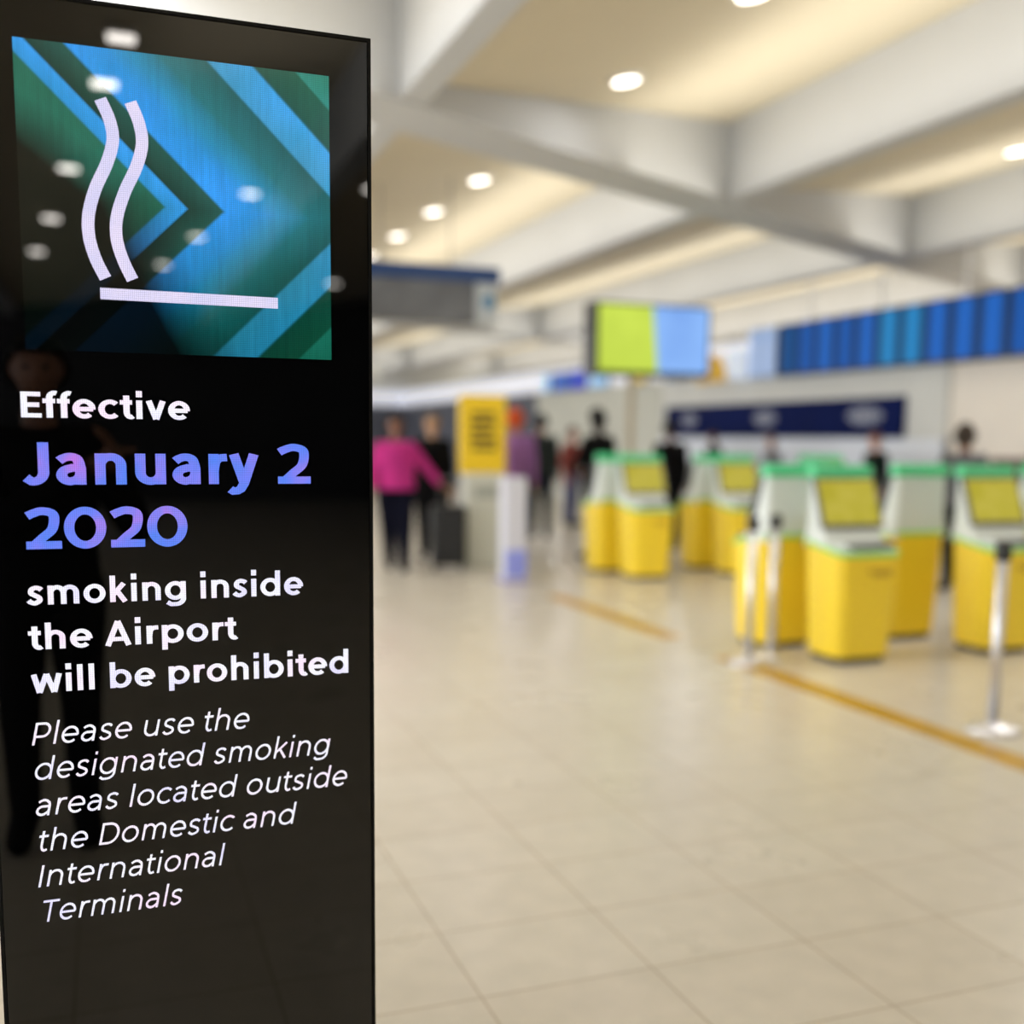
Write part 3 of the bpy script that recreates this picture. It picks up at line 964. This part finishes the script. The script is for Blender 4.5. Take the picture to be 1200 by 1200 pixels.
    for v in r['verts']:
        x, y, z = v.co
        w = .076 * (1 - .22 * max(0, -z) ** 1.5)
        dpt = .098 if y > 0 else .092 * (1 - .10 * max(0, -z))
        q = Vector((x * w, y * dpt - .012 * max(0, -z), z * .118))
        if y < 0 and abs(x) < .22 and -.45 < z < .12:
            q.y -= .022 * (1 - abs(x) / .22) * max(0.0, 1 - abs(z + .25) / .35)
        if y < 0 and .1 < z < .3 and abs(x) < .6:
            q.y -= .005
        if y < 0 and abs(z) < .12 and .2 < abs(x) < .5:
            q.y += .008
        v.co = q + hc
    for s in (-1, 1):
        r = bmesh.ops.create_uvsphere(bm, u_segments=10, v_segments=8, radius=1.0)
        for v in r['verts']:
            v.co = Vector((v.co.x * .012 + s * .079, v.co.y * .02 + .008, v.co.z * .032)) + hc
    me = bpy.data.meshes.new('b0')
    bm.to_mesh(me); bm.free()
    o = bpy.data.objects.new('b0', me)
    COL.objects.link(o)
    rm = o.modifiers.new('r', 'REMESH'); rm.mode = 'VOXEL'; rm.voxel_size = voxel
    smm = o.modifiers.new('m', 'SMOOTH'); smm.factor = .5; smm.iterations = 5
    body = eval_mesh(o)
    bpy.data.objects.remove(o); bpy.data.meshes.remove(me)
    sc = H / 1.75
    t = thing('person', label, 'person', loc, rz)
    t.scale = (sc, sc, sc)
    bm = bmesh.new(); bm.from_mesh(body); bpy.data.meshes.remove(body)
    lift = min(v.co.z for v in bm.verts) - .012
    # which garment covers which face: nearest bone
    seg = [(V[a], V[b], RD[a], RD[b], k) for (a, b), k in zip(E, kinds)]
    def zone(p):
        best, bz = 9, None
        if p.z > hc.z - .115 and (p - hc).length < .17:
            return 'head'
        for a, b, ra, rb, k in seg:
            ab = b - a
            u = max(0, min(1, (p - a).dot(ab) / max(1e-9, ab.length_squared)))
            dd = (p - (a + ab * u)).length - (ra + (rb - ra) * u)
            if dd < best:
                best, bz = dd, k
        if bz == 'top' and p.z < .93:
            bz = 'legs'
        if bz == 'legs' and p.z > .93:
            bz = 'top'
        if bz == 'shoe' and p.z > .13:
            bz = 'legs'
        if bz == 'legs' and p.z < .075:
            bz = 'shoe'
        if bz == 'fore':
            bz = 'top' if sleeves else 'hand'
        return bz
    zf = {f.index: zone(f.calc_center_median()) for f in bm.faces}
    bm.faces.ensure_lookup_table()
    b_ob_mesh = bm.copy()
    body_o = link('body', b_ob_mesh, skin_mat(skin), t, smooth=True)
    def garment(name, zs, m, off, test=None):
        g = bmesh.new()
        mp = {}
        for f in bm.faces:
            if zf[f.index] in zs and (test is None or test(f.calc_center_median())):
                vs = []
                for v in f.verts:
                    if v.index not in mp:
                        mp[v.index] = g.verts.new(v.co + v.normal * off)
                    vs.append(mp[v.index])
                g.faces.new(vs)
        if not g.faces:
            g.free(); return
        bmesh.ops.solidify(g, geom=list(g.faces), thickness=.006)
        link(name, g, m, t, smooth=True)
    garment('top', ('top',), cloth(top), .014)
    garment('trousers', ('legs',), cloth(legs), .012)
    for sd in (-1, 1):
        garment('shoe', ('shoe',), cloth(shoes), .010, lambda p: p.x * sd > 0)
    def hair_test(p):
        q = p - hc
        if q.z > .045:
            return True
        return q.y > .012 - (.02 if q.z > .02 else 0) and q.z > (-.12 if long_hair else -.06)
    garment('hair', ('head',), noisy('hair_%d_%d' % hair[:2], hair, .2, 30, rough=.6), .02 if not long_hair else .03, hair_test)
    # eyes and mouth
    g = bmesh.new()
    for s in (-1, 1):
        r = bmesh.ops.create_uvsphere(g, u_segments=10, v_segments=8, radius=.011)
        for v in r['verts']:
            v.co += hc + Vector((s * .03, -.077, .004))
    link('eyes', g, mat('eye_dark', (30, 24, 22), rough=.2), t, smooth=True)
    bm.free()
    t.location.z -= lift * sc
    return t

WALK = dict(knL=(.10, -.12, .50), anL=(.10, -.20, .10), toL=(.11, -.36, .06), knR=(-.10, .05, .50), anR=(-.10, .22, .13), toR=(-.11, .08, .05))
# woman in pink pulling a suitcase behind her: faces the totem side, arm stretched back
person('woman in bright pink top and navy trousers pulling a suitcase beside the totem', (3.05, 12.0, 0), R(-14), 1.74,
       dict(knL=(.10, -.12, .50), anL=(.09, -.16, .10), toL=(.10, -.30, .06), knR=(-.08, .03, .50), anR=(-.07, .14, .12), toR=(-.07, .0, .05), elL=(.34, .05, 1.19), wrL=(.50, .08, 1.00), elR=(-.27, -.02, 1.13), wrR=(-.26, -.16, .95)),
       skin=(120, 80, 62), hair=(40, 30, 28), top=(222, 66, 160), legs=(14, 16, 38), shoes=(20, 20, 30), bulk=1.34, leg=1.4)
person('person in black coat walking behind the woman in pink', (3.74, 12.9, 0), R(-25), 1.76, dict(knL=(.10, -.06, .5)), skin=(190, 150, 120), hair=(150, 126, 100), top=(14, 14, 16), legs=(14, 14, 18), bulk=1.4, leg=1.3)
person('person in orange and violet clothing behind the white sign column', (4.86, 13.0, 0), R(165), 1.84, dict(elL=(.24, .0, 1.15), wrL=(.22, -.14, .95)), skin=(186, 138, 110), hair=(236, 104, 44), top=(186, 132, 200), legs=(70, 74, 90), bulk=.9, long_hair=True)
person('person in dark green-grey jacket standing beyond the white sign column', (6.05, 15.1, 0), R(160), 1.84, None, skin=(150, 110, 90), hair=(44, 48, 46), top=(56, 64, 62), legs=(40, 46, 56), bulk=1.05)
person('person in dull red top and blue jeans, far off past the kiosks', (7.50, 17.3, 0), R(30), 1.68, None, skin=(180, 120, 100), hair=(60, 40, 36), top=(164, 84, 78), legs=(110, 116, 160), bulk=1.0)
person('man in black hooded jacket behind the white-backed far kiosk', (5.74, 12.4, 0), R(200), 1.84, dict(elL=(.24, -.06, 1.16), wrL=(.14, -.24, 1.08)), skin=(60, 44, 38), hair=(14, 14, 16), top=(14, 14, 16), legs=(24, 26, 34), bulk=1.3, long_hair=True)
person('person in black standing between the two pairs of far kiosks', (7.10, 13.05, 0), R(175), 1.74, None, skin=(120, 84, 70), hair=(18, 16, 18), top=(16, 16, 20), legs=(18, 20, 26), bulk=1.05)
person('woman with long brown hair, grey top and black trousers by the bare wall', (8.02, 8.66, 0), R(150), 1.66, dict(elL=(.22, -.05, 1.14), wrL=(.16, -.2, 1.0)), skin=(150, 110, 92), hair=(72, 60, 50), top=(120, 120, 128), legs=(22, 26, 30), long_hair=True)
person('ticket agent in dark green jacket behind the counter, under the largest emblem', (10.3, 12.85, 0), R(-90), 1.62, None, skin=(206, 150, 130), hair=(120, 92, 76), top=(30, 50, 44), legs=(24, 26, 30))
person('ticket agent with grey hair behind the middle of the counter', (10.3, 15.45, 0), R(-90), 1.60, None, skin=(200, 160, 146), hair=(150, 146, 144), top=(176, 180, 190), legs=(24, 26, 30))
person('ticket agent in black behind the far end of the counter', (10.3, 17.3, 0), R(-90), 1.66, None, skin=(130, 92, 78), hair=(20, 20, 24), top=(18, 22, 34), legs=(24, 26, 30))

# photographer, mirrored in the black glass of the totem
person('photographer in black with raised hands, mirrored in the black totem glass', (-.22, -.36, 0), R(180), 1.82,
       dict(elL=(-.29 + .46, -.16, 1.12), wrL=(-.16, -.24, 1.33), elR=(-.30, -.10, 1.12), wrR=(-.24, -.25, 1.34)), skin=(150, 104, 82), hair=(14, 13, 13), top=(14, 14, 16), legs=(18, 18, 22), bulk=1.08)

# ------------------------------------------------------------------ suitcase
SO = (3.63, 11.86, 0)
t = thing('suitcase', 'upright black suitcase with raised handle behind the woman in pink', 'suitcase', SO, R(-12))
link('shell', nbox(-.20, .20, -.14, .14, .06, .74, bev=.04, seg=3), mat('case_black', (12, 15, 20), rough=.45), t)
link('front_pocket', nbox(-.17, .17, -.165, -.135, .12, .50, bev=.012), mat('case_pocket', (10, 12, 16), rough=.6), t)
bm = bmesh.new()
for s in (-.09, .09):
    box(bm, s - .008, s + .008, .08, .096, .72, 1.03)
box(bm, -.10, .10, .076, .10, 1.02, 1.05, bev=.006)
link('pull_handle', bm, M_gry, t)
for x in (-.15, .15):
    for y in (-.09, .09):
        bm = lathe(bmesh.new(), [(.032, -.012), (.032, .012)], 16)
        bm.transform(Matrix.Translation((x, y, .032)) @ Matrix.Rotation(R(90), 4, 'Y'))
        link('wheel', bm, M_blk, t)
